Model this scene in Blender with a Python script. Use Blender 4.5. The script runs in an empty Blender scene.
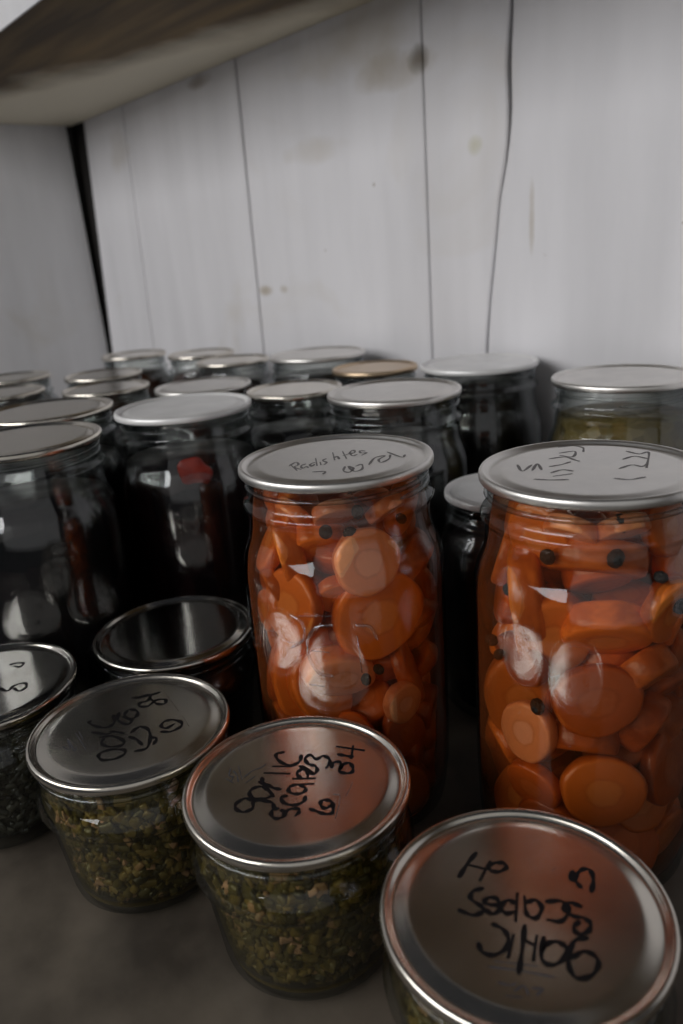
import bpy, bmesh, math, random
from mathutils import Vector, Matrix, Euler

random.seed(11)
SC = bpy.context.scene
COL = SC.collection
PI = math.pi
rad = math.radians

# ------------------------------------------------------------------ camera
# world frame: x runs along the back wall, y towards it, z up; the jars stand on z = 0
cam_data = bpy.data.cameras.new('camera')
cam = bpy.data.objects.new('camera', cam_data)
COL.objects.link(cam)
RT = Vector((0.64691, 0.75902, -0.07345)).normalized()
FW = Vector((-0.73660, 0.59706, -0.31773)).normalized()
UP = RT.cross(FW).normalized()
m3 = Matrix((RT, UP, -FW)).transposed()
cam.matrix_world = Matrix.Translation((0, 0, 0.262)) @ m3.to_4x4()
cam_data.sensor_fit = 'VERTICAL'
cam_data.sensor_height = 36.0
cam_data.lens = 785.5 / 1024 * 36.0
cam_data.clip_start = 0.01
cam_data.dof.use_dof = True
cam_data.dof.focus_distance = 0.33
cam_data.dof.aperture_fstop = 9.5
SC.camera = cam

# ------------------------------------------------------------------ light
w = bpy.data.worlds.new('world')
SC.world = w
w.use_nodes = True
w.node_tree.nodes['Background'].inputs[0].default_value = (0.80, 0.86, 1.0, 1)
w.node_tree.nodes['Background'].inputs[1].default_value = 0.022

def area(name, loc, target, sx, sy, power, col):
    d = bpy.data.lights.new(name, 'AREA')
    d.shape = 'RECTANGLE'; d.size = sx; d.size_y = sy; d.energy = power; d.color = col
    o = bpy.data.objects.new(name, d); COL.objects.link(o)
    o.location = loc
    o.rotation_euler = (Vector(target) - Vector(loc)).to_track_quat('-Z', 'Y').to_euler()
    return o
area('window_daylight', (-0.72, -1.35, 0.85), (-0.55, 0.4, 0.25), 2.0, 0.72, 24.5, (1.0, 0.985, 0.97))
area('side_fill', (1.5, -1.1, 0.95), (-1.1, 0.3, 0.3), 3.8, 2.8, 9.0, (1.0, 0.98, 0.96))  # added fill lamp that brightens the left wall, no source seen there

SC.view_settings.view_transform = 'Standard'
SC.view_settings.look = 'None'
SC.view_settings.exposure = 0.0
SC.view_settings.gamma = 1.0
SC.view_settings.use_curve_mapping = False
SC.cycles.transparent_max_bounces = 28
SC.cycles.max_bounces = 8

# ------------------------------------------------------------------ materials
def new_mat(name):
    m = bpy.data.materials.new(name); m.use_nodes = True
    nt = m.node_tree; nt.nodes.clear()
    out = nt.nodes.new('ShaderNodeOutputMaterial')
    return m, nt, out

def N(nt, t, **kw):
    n = nt.nodes.new('ShaderNode' + t)
    for k, v in kw.items():
        if k in n.bl_rna.properties and k not in ('inputs',): setattr(n, k, v)
    return n

def principled(name, col, rough=0.5, metal=0.0, spec=0.5, noise=None, bump=None, coords='Object'):
    """noise = (scale, second colour, amount); bump = (scale, strength)"""
    m, nt, out = new_mat(name)
    p = N(nt, 'BsdfPrincipled')
    p.inputs['Base Color'].default_value = (*col, 1)
    p.inputs['Roughness'].default_value = rough
    p.inputs['Metallic'].default_value = metal
    p.inputs['Specular IOR Level'].default_value = spec
    nt.links.new(p.outputs[0], out.inputs[0])
    if noise or bump:
        tc = N(nt, 'TexCoord')
    if noise:
        t = N(nt, 'TexNoise'); t.inputs['Scale'].default_value = noise[0]; t.inputs['Detail'].default_value = 5
        nt.links.new(tc.outputs[coords], t.inputs['Vector'])
        r = N(nt, 'ValToRGB')
        r.color_ramp.elements[0].position = 0.5 - noise[2]; r.color_ramp.elements[0].color = (*col, 1)
        r.color_ramp.elements[1].position = 0.5 + noise[2]; r.color_ramp.elements[1].color = (*noise[1], 1)
        nt.links.new(t.outputs['Fac'], r.inputs[0]); nt.links.new(r.outputs[0], p.inputs['Base Color'])
    if bump:
        t = N(nt, 'TexNoise'); t.inputs['Scale'].default_value = bump[0]; t.inputs['Detail'].default_value = 4
        nt.links.new(tc.outputs[coords], t.inputs['Vector'])
        b = N(nt, 'Bump'); b.inputs['Strength'].default_value = bump[1]; b.inputs['Distance'].default_value = 0.002
        nt.links.new(t.outputs['Fac'], b.inputs['Height']); nt.links.new(b.outputs[0], p.inputs['Normal'])
    return m

def glass_mat(name, tint, edge, boost=1.0, rough=0.03, cloud=None):
    m, nt, out = new_mat(name)
    tr = N(nt, 'BsdfTransparent'); gl = N(nt, 'BsdfGlossy'); gl.inputs['Roughness'].default_value = rough
    gl.inputs['Color'].default_value = (0.95, 0.97, 1, 1)
    lw = N(nt, 'LayerWeight'); lw.inputs['Blend'].default_value = 0.25
    rp = N(nt, 'ValToRGB')
    rp.color_ramp.elements[0].position = 0.0; rp.color_ramp.elements[0].color = (*tint, 1)
    rp.color_ramp.elements[1].position = 1.0; rp.color_ramp.elements[1].color = (*edge, 1)
    nt.links.new(lw.outputs['Facing'], rp.inputs[0]); nt.links.new(rp.outputs[0], tr.inputs['Color'])
    # thin-glass reflectance (Schlick), the same seen from either side
    lf = N(nt, 'LayerWeight'); lf.inputs['Blend'].default_value = 0.5
    pw = N(nt, 'Math', operation='POWER'); pw.inputs[1].default_value = 4.0
    nt.links.new(lf.outputs['Facing'], pw.inputs[0])
    fr = N(nt, 'Math', operation='MULTIPLY_ADD'); fr.inputs[1].default_value = 0.45; fr.inputs[2].default_value = 0.045
    nt.links.new(pw.outputs[0], fr.inputs[0])
    mu = N(nt, 'Math', operation='MULTIPLY'); mu.inputs[1].default_value = boost; mu.use_clamp = True
    tc = N(nt, 'TexCoord'); nz = N(nt, 'TexNoise'); nz.inputs['Scale'].default_value = 45
    nt.links.new(tc.outputs['Object'], nz.inputs['Vector'])
    b = N(nt, 'Bump'); b.inputs['Strength'].default_value = 0.07; b.inputs['Distance'].default_value = 0.002
    nt.links.new(nz.outputs['Fac'], b.inputs['Height'])
    nt.links.new(b.outputs[0], gl.inputs['Normal'])
    mx = N(nt, 'MixShader')
    nt.links.new(fr.outputs[0], mu.inputs[0]); nt.links.new(mu.outputs[0], mx.inputs[0])
    if cloud:
        # cloudy liquid: (colour, least, most); the rise at the edges stands in for refracted contents
        df = N(nt, 'BsdfDiffuse'); df.inputs['Color'].default_value = (*cloud[0], 1)
        cm = N(nt, 'MixShader'); cf = N(nt, 'MapRange'); cf.inputs['To Min'].default_value = cloud[1]; cf.inputs['To Max'].default_value = cloud[2]
        nt.links.new(pw.outputs[0], cf.inputs['Value']); nt.links.new(cf.outputs[0], cm.inputs[0])
        nt.links.new(tr.outputs[0], cm.inputs[1]); nt.links.new(df.outputs[0], cm.inputs[2]); tr = cm
    nt.links.new(tr.outputs[0], mx.inputs[1]); nt.links.new(gl.outputs[0], mx.inputs[2])
    nt.links.new(mx.outputs[0], out.inputs[0])
    return m

GLASS = glass_mat('jar_glass', (0.97, 0.98, 0.97), (0.34, 0.37, 0.37), 1.05)
BRINE = glass_mat('brine_liquid', (0.96, 0.82, 0.70), (0.90, 0.66, 0.5), 0.25, cloud=((0.62, 0.17, 0.05), 0.05, 0.75))  # orange edge stands in for carrots refracted out to the glass
PICKLE = glass_mat('olive_liquid', (0.93, 0.90, 0.72), (0.8, 0.75, 0.5), 0.25, cloud=((0.19, 0.14, 0.045), 0.06, 0.7))
RAISED_REFLECTION = glass_mat('raised_reflection_glass', (0.93, 0.9, 0.9), (0.6, 0.6, 0.6), 3.0)

def lid_mat(name, col, rough, scr=0.12):
    m, nt, out = new_mat(name)
    p = N(nt, 'BsdfPrincipled'); p.inputs['Metallic'].default_value = 1.0
    tc = N(nt, 'TexCoord'); nz = N(nt, 'TexNoise'); nz.inputs['Scale'].default_value = 60; nz.inputs['Detail'].default_value = 6
    nt.links.new(tc.outputs['Object'], nz.inputs['Vector'])
    r = N(nt, 'ValToRGB')
    r.color_ramp.elements[0].position = 0.3; r.color_ramp.elements[0].color = (*[c * 0.86 for c in col], 1)
    r.color_ramp.elements[1].position = 0.7; r.color_ramp.elements[1].color = (*col, 1)
    nt.links.new(nz.outputs['Fac'], r.inputs[0]); nt.links.new(r.outputs[0], p.inputs['Base Color'])
    mr = N(nt, 'MapRange'); mr.inputs['To Min'].default_value = rough - 0.04; mr.inputs['To Max'].default_value = rough + scr
    nt.links.new(nz.outputs['Fac'], mr.inputs['Value']); nt.links.new(mr.outputs[0], p.inputs['Roughness'])
    nt.links.new(p.outputs[0], out.inputs[0])
    return m
TIN = lid_mat('tinned_steel', (0.76, 0.715, 0.64), 0.22, 0.07)
TIN_DULL = lid_mat('dull_tin', (0.86, 0.84, 0.81), 0.34)
TIN_SHINY = lid_mat('bright_tin', (0.60, 0.57, 0.52), 0.13, 0.05)
TIN_WHITE = principled('white_coated_tin', (0.95, 0.95, 0.95), 0.38, 0.3, 0.5, noise=(40, (0.78, 0.78, 0.78), 0.2))
TIN_GOLD = lid_mat('gold_lacquered_tin', (0.66, 0.50, 0.34), 0.28)
INK_M = principled('black_marker_ink', (0.010, 0.009, 0.010), 0.7, spec=0.12)
INK_FAINT = principled('faded_marker_ink', (0.20, 0.19, 0.19), 0.7, spec=0.12)
PRINT_M = principled('grey_lid_print', (0.07, 0.07, 0.08), 0.7, spec=0.12)
SCRIBE = principled('scribed_line', (0.16, 0.14, 0.12), 0.4, 0.6)

# ------------------------------------------------------------------ helpers
def mesh_obj(name, bm, mat, parent=None, smooth=True):
    me = bpy.data.meshes.new(name)
    bm.normal_update()
    bm.to_mesh(me); bm.free()
    if smooth:
        me.polygons.foreach_set('use_smooth', [True] * len(me.polygons))
    if mat: me.materials.append(mat)
    o = bpy.data.objects.new(name, me); COL.objects.link(o)
    if parent: o.parent = parent
    return o

def tag(o, label=None, cat=None, group=None, kind=None):
    if label: o['label'] = label
    if cat: o['category'] = cat
    if group: o['group'] = group
    if kind: o['kind'] = kind
    return o

def empty(name, loc):
    o = bpy.data.objects.new(name, None); COL.objects.link(o); o.location = loc
    o.empty_display_size = 0.01
    return o

def lathe(bm, prof, seg=64, closed=False, wob=None):
    rings = []
    for r, z in prof:
        if r < 1e-6:
            rings.append([bm.verts.new((0, 0, z))])
        else:
            rg = []
            for i in range(seg):
                a = 2 * PI * i / seg
                rr = r + (wob(a, z) if wob else 0)
                rg.append(bm.verts.new((rr * math.cos(a), rr * math.sin(a), z)))
            rings.append(rg)
    if closed: rings.append(rings[0])
    for A, B in zip(rings, rings[1:]):
        for i in range(seg):
            j = (i + 1) % seg
            if len(A) == 1 and len(B) == 1: continue
            if len(A) == 1: bm.faces.new((A[0], B[j], B[i]))
            elif len(B) == 1: bm.faces.new((A[i], A[j], B[0]))
            else: bm.faces.new((A[i], A[j], B[j], B[i]))
    bmesh.ops.recalc_face_normals(bm, faces=bm.faces)
    return bm

def smooth_path(pts, n=5):
    if len(pts) < 3: return [Vector(p) for p in pts]
    P = [Vector(p) for p in pts]; P = [P[0] * 2 - P[1]] + P + [P[-1] * 2 - P[-2]]
    out = []
    for i in range(1, len(P) - 2):
        p0, p1, p2, p3 = P[i - 1:i + 3]
        for k in range(n):
            t = k / n
            out.append(0.5 * ((2 * p1) + (p2 - p0) * t + (2 * p0 - 5 * p1 + 4 * p2 - p3) * t * t + (3 * p1 - p0 - 3 * p2 + p3) * t ** 3))
    out.append(P[-2])
    return out

def ribbon(bm, pts, width, z):
    P = smooth_path([(x, y) for x, y in pts])
    n = len(P); L = []
    for i, p in enumerate(P):
        d = (P[min(i + 1, n - 1)] - P[max(i - 1, 0)])
        if d.length < 1e-9: d = Vector((1, 0))
        d.normalize(); q = Vector((-d.y, d.x))
        wd = width * (0.85 + 0.25 * math.sin(i * 0.9))
        e = p
        if i == 0: e = p - d * width * 0.3
        if i == n - 1: e = p + d * width * 0.3
        if i in (0, n - 1): wd *= 0.6
        L.append((e + q * wd / 2, e - q * wd / 2))
    vs = [(bm.verts.new((a.x, a.y, z)), bm.verts.new((b.x, b.y, z))) for a, b in L]
    vb = [(bm.verts.new((a.x, a.y, z - 4e-5)), bm.verts.new((b.x, b.y, z - 4e-5))) for a, b in L]
    for i in range(n - 1):
        bm.faces.new((vs[i][0], vs[i + 1][0], vs[i + 1][1], vs[i][1]))
        for s in (0, 1):
            bm.faces.new((vs[i][s], vs[i + 1][s], vb[i + 1][s], vb[i][s]))

def tube(bm, pts, r, seg=8):
    P = [Vector(p) for p in pts]; n = len(P); rings = []
    for i, p in enumerate(P):
        d = (P[min(i + 1, n - 1)] - P[max(i - 1, 0)]).normalized()
        u = d.cross(Vector((0, 0, 1)));
        if u.length < 1e-4: u = d.cross(Vector((1, 0, 0)))
        u.normalize(); v = d.cross(u)
        rr = r * (0.35 if i in (0, n - 1) else 1)
        rings.append([bm.verts.new(p + (u * math.cos(2 * PI * k / seg) + v * math.sin(2 * PI * k / seg)) * rr) for k in range(seg)])
    for A, B in zip(rings, rings[1:]):
        for k in range(seg): bm.faces.new((A[k], A[(k + 1) % seg], B[(k + 1) % seg], B[k]))
    bm.faces.new(rings[0][::-1]); bm.faces.new(rings[-1])

# ------------------------------------------------------------------ the cupboard shell
YW = 0.505     # face of the back wall
XL = -1.150    # face of the left wall
ZS = 0.4485    # underside of the shelf above

def paint_mat(name, base, dirt, grain_axis='Z'):
    m, nt, out = new_mat(name)
    p = N(nt, 'BsdfPrincipled'); p.inputs['Roughness'].default_value = 0.62
    p.inputs['Specular IOR Level'].default_value = 0.3
    tc = N(nt, 'TexCoord')
    mp = N(nt, 'Mapping'); nt.links.new(tc.outputs['Object'], mp.inputs['Vector'])
    mp.inputs['Scale'].default_value = (9, 9, 1.3) if grain_axis == 'Z' else (1.3, 9, 9)
    st = N(nt, 'TexNoise'); st.inputs['Scale'].default_value = 3.0; st.inputs['Detail'].default_value = 7
    nt.links.new(mp.outputs[0], st.inputs['Vector'])
    r1 = N(nt, 'ValToRGB')
    r1.color_ramp.elements[0].position = 0.30; r1.color_ramp.elements[0].color = (*[c * 0.90 for c in base], 1)
    r1.color_ramp.elements[1].position = 0.62; r1.color_ramp.elements[1].color = (*base, 1)
    nt.links.new(st.outputs['Fac'], r1.inputs[0])
    # blotchy yellowed water marks
    bl = N(nt, 'TexNoise'); bl.inputs['Scale'].default_value = 6.5; bl.inputs['Detail'].default_value = 6; bl.inputs['Distortion'].default_value = 0.8
    nt.links.new(tc.outputs['Object'], bl.inputs['Vector'])
    r2 = N(nt, 'ValToRGB')
    r2.color_ramp.elements[0].position = 0.60; r2.color_ramp.elements[0].color = (0, 0, 0, 1)
    r2.color_ramp.elements[1].position = 0.80; r2.color_ramp.elements[1].color = (0.38, 0.38, 0.38, 1)
    nt.links.new(bl.outputs['Fac'], r2.inputs[0])
    mx = N(nt, 'Mix', data_type='RGBA'); nt.links.new(r2.outputs[0], mx.inputs['Factor'])
    nt.links.new(r1.outputs[0], mx.inputs[6]); mx.inputs[7].default_value = (*dirt, 1)
    # small flecks
    fl = N(nt, 'TexNoise'); fl.inputs['Scale'].default_value = 75; fl.inputs['Detail'].default_value = 2
    nt.links.new(tc.outputs['Object'], fl.inputs['Vector'])
    r3 = N(nt, 'ValToRGB')
    r3.color_ramp.elements[0].position = 0.76; r3.color_ramp.elements[0].color = (0, 0, 0, 1)
    r3.color_ramp.elements[1].position = 0.82; r3.color_ramp.elements[1].color = (0.6, 0.6, 0.6, 1)
    nt.links.new(fl.outputs['Fac'], r3.inputs[0])
    m2 = N(nt, 'Mix', data_type='RGBA'); nt.links.new(r3.outputs[0], m2.inputs['Factor'])
    nt.links.new(mx.outputs[2], m2.inputs[6]); m2.inputs[7].default_value = (0.22, 0.17, 0.11, 1)
    nt.links.new(m2.outputs[2], p.inputs['Base Color'])
    b = N(nt, 'Bump'); b.inputs['Strength'].default_value = 0.25; b.inputs['Distance'].default_value = 0.002
    nt.links.new(st.outputs['Fac'], b.inputs['Height']); nt.links.new(b.outputs[0], p.inputs['Normal'])
    nt.links.new(p.outputs[0], out.inputs[0])
    return m, nt, m2, tc, p

WALL, wnt, wmix, wtc, wp = paint_mat('white_painted_boards', (0.78, 0.776, 0.808), (0.56, 0.50, 0.40))

def stain_spots(nt, src, tc, target, spots):
    """worn and stained marks of a fixed place on the boards: (x, z, rx, rz, colour, strength)"""
    sep = N(nt, 'SeparateXYZ'); nt.links.new(tc.outputs['Object'], sep.inputs[0])
    wob = N(nt, 'TexNoise'); wob.inputs['Scale'].default_value = 28; wob.inputs['Detail'].default_value = 5
    nt.links.new(tc.outputs['Object'], wob.inputs['Vector'])
    cur = src
    for (sx, sz, rx, rz, col, k) in spots:
        def lin(sock, c, r):
            a = N(nt, 'Math', operation='SUBTRACT'); nt.links.new(sock, a.inputs[0]); a.inputs[1].default_value = c
            b = N(nt, 'Math', operation='DIVIDE'); nt.links.new(a.outputs[0], b.inputs[0]); b.inputs[1].default_value = r
            c2 = N(nt, 'Math', operation='POWER'); ab = N(nt, 'Math', operation='ABSOLUTE')
            nt.links.new(b.outputs[0], ab.inputs[0]); nt.links.new(ab.outputs[0], c2.inputs[0]); c2.inputs[1].default_value = 2
            return c2.outputs[0]
        ad = N(nt, 'Math', operation='ADD'); nt.links.new(lin(sep.outputs['X'], sx, rx), ad.inputs[0]); nt.links.new(lin(sep.outputs['Z'], sz, rz), ad.inputs[1])
        a2 = N(nt, 'Math', operation='MULTIPLY_ADD'); nt.links.new(wob.outputs['Fac'], a2.inputs[0]); a2.inputs[1].default_value = 2.4; nt.links.new(ad.outputs[0], a2.inputs[2])
        mr = N(nt, 'MapRange'); nt.links.new(a2.outputs[0], mr.inputs['Value'])
        mr.inputs['From Min'].default_value = 1.0; mr.inputs['From Max'].default_value = 2.2
        mr.inputs['To Min'].default_value = k; mr.inputs['To Max'].default_value = 0.0
        mx = N(nt, 'Mix', data_type='RGBA'); nt.links.new(mr.outputs[0], mx.inputs['Factor'])
        nt.links.new(cur, mx.inputs[6]); mx.inputs[7].default_value = (*col, 1)
        cur = mx.outputs[2]
    nt.links.new(cur, target)
TAN = (0.42, 0.36, 0.27)
stain_spots(wnt, wmix.outputs[2], wtc, wp.inputs['Base Color'], [
    (-0.485, 0.398, 0.012, 0.012, (0.06, 0.05, 0.04), 0.9),
    (-0.515, 0.395, 0.050, 0.016, TAN, 0.55),
    (-0.560, 0.425, 0.090, 0.030, (0.55, 0.50, 0.42), 0.5),
    (-0.620, 0.350, 0.050, 0.012, (0.55, 0.50, 0.42), 0.4),
    (-0.722, 0.225, 0.014, 0.006, TAN, 0.8),
    (-0.690, 0.226, 0.008, 0.005, TAN, 0.7),
    (-0.428, 0.328, 0.008, 0.008, (0.5, 0.48, 0.30), 0.6),
    (-0.376, 0.27, 0.003, 0.030, TAN, 0.6),
    (-0.370, 0.45, 0.006, 0.040, (0.35, 0.3, 0.25), 0.6),
    (-1.020, 0.400, 0.030, 0.030, (0.45, 0.40, 0.32), 0.45),
    (-0.804, 0.442, 0.030, 0.008, (0.25, 0.2, 0.15), 0.7)])

def board(bm, left, right, z0, z1, y0=YW, thick=0.006, bev=0.0012, wav=0.0):
    """a plank of the back wall between two edge lines given as [(x, z), ...]"""
    def at(line, z):
        line = sorted(line, key=lambda p: p[1])
        if z <= line[0][1]: return line[0][0]
        for a, b in zip(line, line[1:]):
            if a[1] <= z <= b[1]:
                return a[0] + (b[0] - a[0]) * (z - a[1]) / (b[1] - a[1])
        return line[-1][0]
    n = 60; rows = []
    for i in range(n + 1):
        z = z0 + (z1 - z0) * i / n
        xl, xr = at(left, z), at(right, z)
        if wav: xl += wav * math.sin(z * 61) + wav * math.sin(z * 23 + 1)
        rows.append([bm.verts.new(v) for v in ((xl, y0 + thick, z), (xl, y0 + bev, z), (xl + bev, y0, z), (xr - bev, y0, z), (xr, y0 + bev, z), (xr, y0 + thick, z))])
    for A, B in zip(rows, rows[1:]):
        for k in range(5): bm.faces.new((A[k], A[k + 1], B[k + 1], B[k]))
    return bm

ZB, ZT = -0.02, 0.72
crack = [(-0.3880, 0.72), (-0.3936, 0.4153), (-0.3968, 0.3793), (-0.3957, 0.3439), (-0.3986, 0.3178), (-0.4060, 0.2875),
         (-0.4106, 0.2518), (-0.4162, 0.2144), (-0.4198, 0.183), (-0.424, 0.10), (-0.424, -0.02)]
cw = [0.0030, 0.0028, 0.0042, 0.0034, 0.0020, 0.0014, 0.0014, 0.0016, 0.0022, 0.002, 0.002]
bm = bmesh.new()
board(bm, [(-1.098, 0.72), (-1.1102, 0.4422), (-1.137, 0.1502), (-1.143, -0.02)], [(-0.9940, 0.72), (-0.9940, 0.444), (-1.0035, 0.156), (-1.006, -0.02)], ZB, ZT)
board(bm, [(-0.9912, 0.72), (-0.9912, 0.444), (-1.0009, 0.156), (-1.0034, -0.02)], [(-0.7385, 0.72), (-0.7385, 0.449), (-0.7405, 0.166), (-0.742, -0.02)], ZB, ZT)
board(bm, [(-0.7340, 0.72), (-0.7345, 0.449), (-0.7375, 0.166), (-0.739, -0.02)], [(-0.4805, 0.72), (-0.4810, 0.437), (-0.4820, 0.177), (-0.483, -0.02)], ZB, ZT)
board(bm, [(-0.4790, 0.72), (-0.4795, 0.437), (-0.4805, 0.177), (-0.4815, -0.02)], [(x - k / 2, z) for (x, z), k in zip(crack, cw)], ZB, ZT)
board(bm, [(x + k / 2, z) for (x, z), k in zip(crack, cw)], [(-0.02, 0.72), (-0.02, -0.02)], ZB, ZT)
board(bm, [(-0.018, 0.72), (-0.018, -0.02)], [(0.42, 0.72), (0.42, -0.02)], ZB, ZT)
tag(mesh_obj('wall_back', bm, WALL, smooth=False), kind='structure')

def box(bm, x0, x1, y0, y1, z0, z1, bev=0.0):
    r = bmesh.ops.create_cube(bm, size=1.0)
    vs = r['verts']
    for v in vs:
        v.co = Vector(((x0 + x1) / 2 + v.co.x * (x1 - x0), (y0 + y1) / 2 + v.co.y * (y1 - y0), (z0 + z1) / 2 + v.co.z * (z1 - z0)))
    if bev:
        es = list({e for v in vs for e in v.link_edges})
        bmesh.ops.bevel(bm, geom=es, offset=bev, segments=2, affect='EDGES', profile=0.6)
DARK = principled('dark_gap_backing', (0.012, 0.010, 0.009), 0.9)  # near-black sheets added behind the board gaps to make them dark
bm = bmesh.new(); box(bm, -1.35, 0.44, YW + 0.0065, YW + 0.030, ZB, ZT)
tag(mesh_obj('gap_backing_1', bm, DARK, smooth=False), kind='structure')
bm = bmesh.new(); box(bm, -1.220, -1.195, 0.35, YW + 0.006, ZB, ZT)
tag(mesh_obj('gap_backing_2', bm, DARK, smooth=False), kind='structure')

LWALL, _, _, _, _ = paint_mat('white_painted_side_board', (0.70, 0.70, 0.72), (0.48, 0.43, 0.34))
# its far edge leans away from the back wall and leaves a dark wedge open
bm = bmesh.new()
edge = [(-0.9, -0.02), (0.5035, -0.02), (0.5035, 0.150), (0.4965, 0.446), (0.490, 0.70), (0.48, 1.0), (-0.9, 1.0)]
fa = [bm.verts.new((XL, y, z)) for y, z in edge]; fb = [bm.verts.new((XL - 0.02, y, z)) for y, z in edge]
bm.faces.new(fa); bm.faces.new(fb[::-1])
for k in range(len(edge)):
    bm.faces.new((fa[k], fb[k], fb[(k + 1) % len(edge)], fa[(k + 1) % len(edge)]))
bmesh.ops.recalc_face_normals(bm, faces=bm.faces)
tag(mesh_obj('wall_left', bm, LWALL, smooth=False), kind='structure')

# the shelf above: raw brown underside with a painted strip along the wall
def upper_mat():
    m, nt, out = new_mat('half_painted_shelf_board')
    p = N(nt, 'BsdfPrincipled'); p.inputs['Roughness'].default_value = 0.7
    tc = N(nt, 'TexCoord'); sep = N(nt, 'SeparateXYZ'); nt.links.new(tc.outputs['Object'], sep.inputs[0])
    mp = N(nt, 'Mapping'); mp.inputs['Scale'].default_value = (1.2, 10, 10); nt.links.new(tc.outputs['Object'], mp.inputs['Vector'])
    g = N(nt, 'TexNoise'); g.inputs['Scale'].default_value = 4; g.inputs['Detail'].default_value = 8; nt.links.new(mp.outputs[0], g.inputs['Vector'])
    wood = N(nt, 'ValToRGB')
    wood.color_ramp.elements[0].position = 0.35; wood.color_ramp.elements[0].color = (0.058, 0.034, 0.008, 1)
    wood.color_ramp.elements[1].position = 0.68; wood.color_ramp.elements[1].color = (0.19, 0.118, 0.036, 1)
    nt.links.new(g.outputs['Fac'], wood.inputs[0])
    nz = N(nt, 'TexNoise'); nz.inputs['Scale'].default_value = 9; nz.inputs['Detail'].default_value = 5; nt.links.new(tc.outputs['Object'], nz.inputs['Vector'])
    # painted where y is past a wandering line that slants with x
    a = N(nt, 'Math', operation='MULTIPLY_ADD'); nt.links.new(sep.outputs['X'], a.inputs[0]); a.inputs[1].default_value = -0.34; nt.links.new(sep.outputs['Y'], a.inputs[2])
    b = N(nt, 'Math', operation='MULTIPLY_ADD'); nt.links.new(nz.outputs['Fac'], b.inputs[0]); b.inputs[1].default_value = 0.10; nt.links.new(a.outputs[0], b.inputs[2])
    mr = N(nt, 'MapRange'); nt.links.new(b.outputs[0], mr.inputs['Value'])
    mr.inputs['From Min'].default_value = 0.685; mr.inputs['From Max'].default_value = 0.745
    mx = N(nt, 'Mix', data_type='RGBA'); nt.links.new(mr.outputs[0], mx.inputs['Factor'])
    nt.links.new(wood.outputs[0], mx.inputs[6]); mx.inputs[7].default_value = (0.74, 0.68, 0.54, 1)
    nt.links.new(mx.outputs[2], p.inputs['Base Color'])
    bp = N(nt, 'Bump'); bp.inputs['Strength'].default_value = 0.4; bp.inputs['Distance'].default_value = 0.002
    nt.links.new(g.outputs['Fac'], bp.inputs['Height']); nt.links.new(bp.outputs[0], p.inputs['Normal'])
    nt.links.new(p.outputs[0], out.inputs[0])
    return m
bm = bmesh.new(); box(bm, XL + 0.001, 0.44, 0.2735, YW - 0.0005, ZS, ZS + 0.022, 0.0008)
upper = tag(mesh_obj('shelf_board', bm, upper_mat(), smooth=False),
    'brown raw wood shelf board overhead with a painted strip along the wall', 'shelf')
bm = bmesh.new(); box(bm, XL + 0.001, 0.44, 0.2715, 0.2735, ZS + 0.0004, ZS + 0.0216, 0.0005)
tag(mesh_obj('front_edge', bm, LWALL, upper, smooth=False), 'white painted front edge')

FLOORM = principled('worn_grey_brown_shelf_paint', (0.044, 0.035, 0.026), 0.6, noise=(16, (0.135, 0.112, 0.086), 0.13), bump=(40, 0.25))
bm = bmesh.new(); box(bm, XL + 0.001, 0.44, -0.035, YW - 0.0005, -0.024, 0.0, 0.002)
tag(mesh_obj('shelf_board', bm, FLOORM, smooth=False),
    'worn grey brown painted shelf board carrying all the jars', 'shelf')

# ------------------------------------------------------------------ jars
def thread(bm, r, z0, z1, turns=1.35, rt=0.0011, start=0.0):
    n = int(44 * turns)
    pts = [(r * math.cos(start + 2 * PI * turns * i / n), r * math.sin(start + 2 * PI * turns * i / n), z0 + (z1 - z0) * i / n) for i in range(n + 1)]
    tube(bm, pts, rt, 6)

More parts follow.
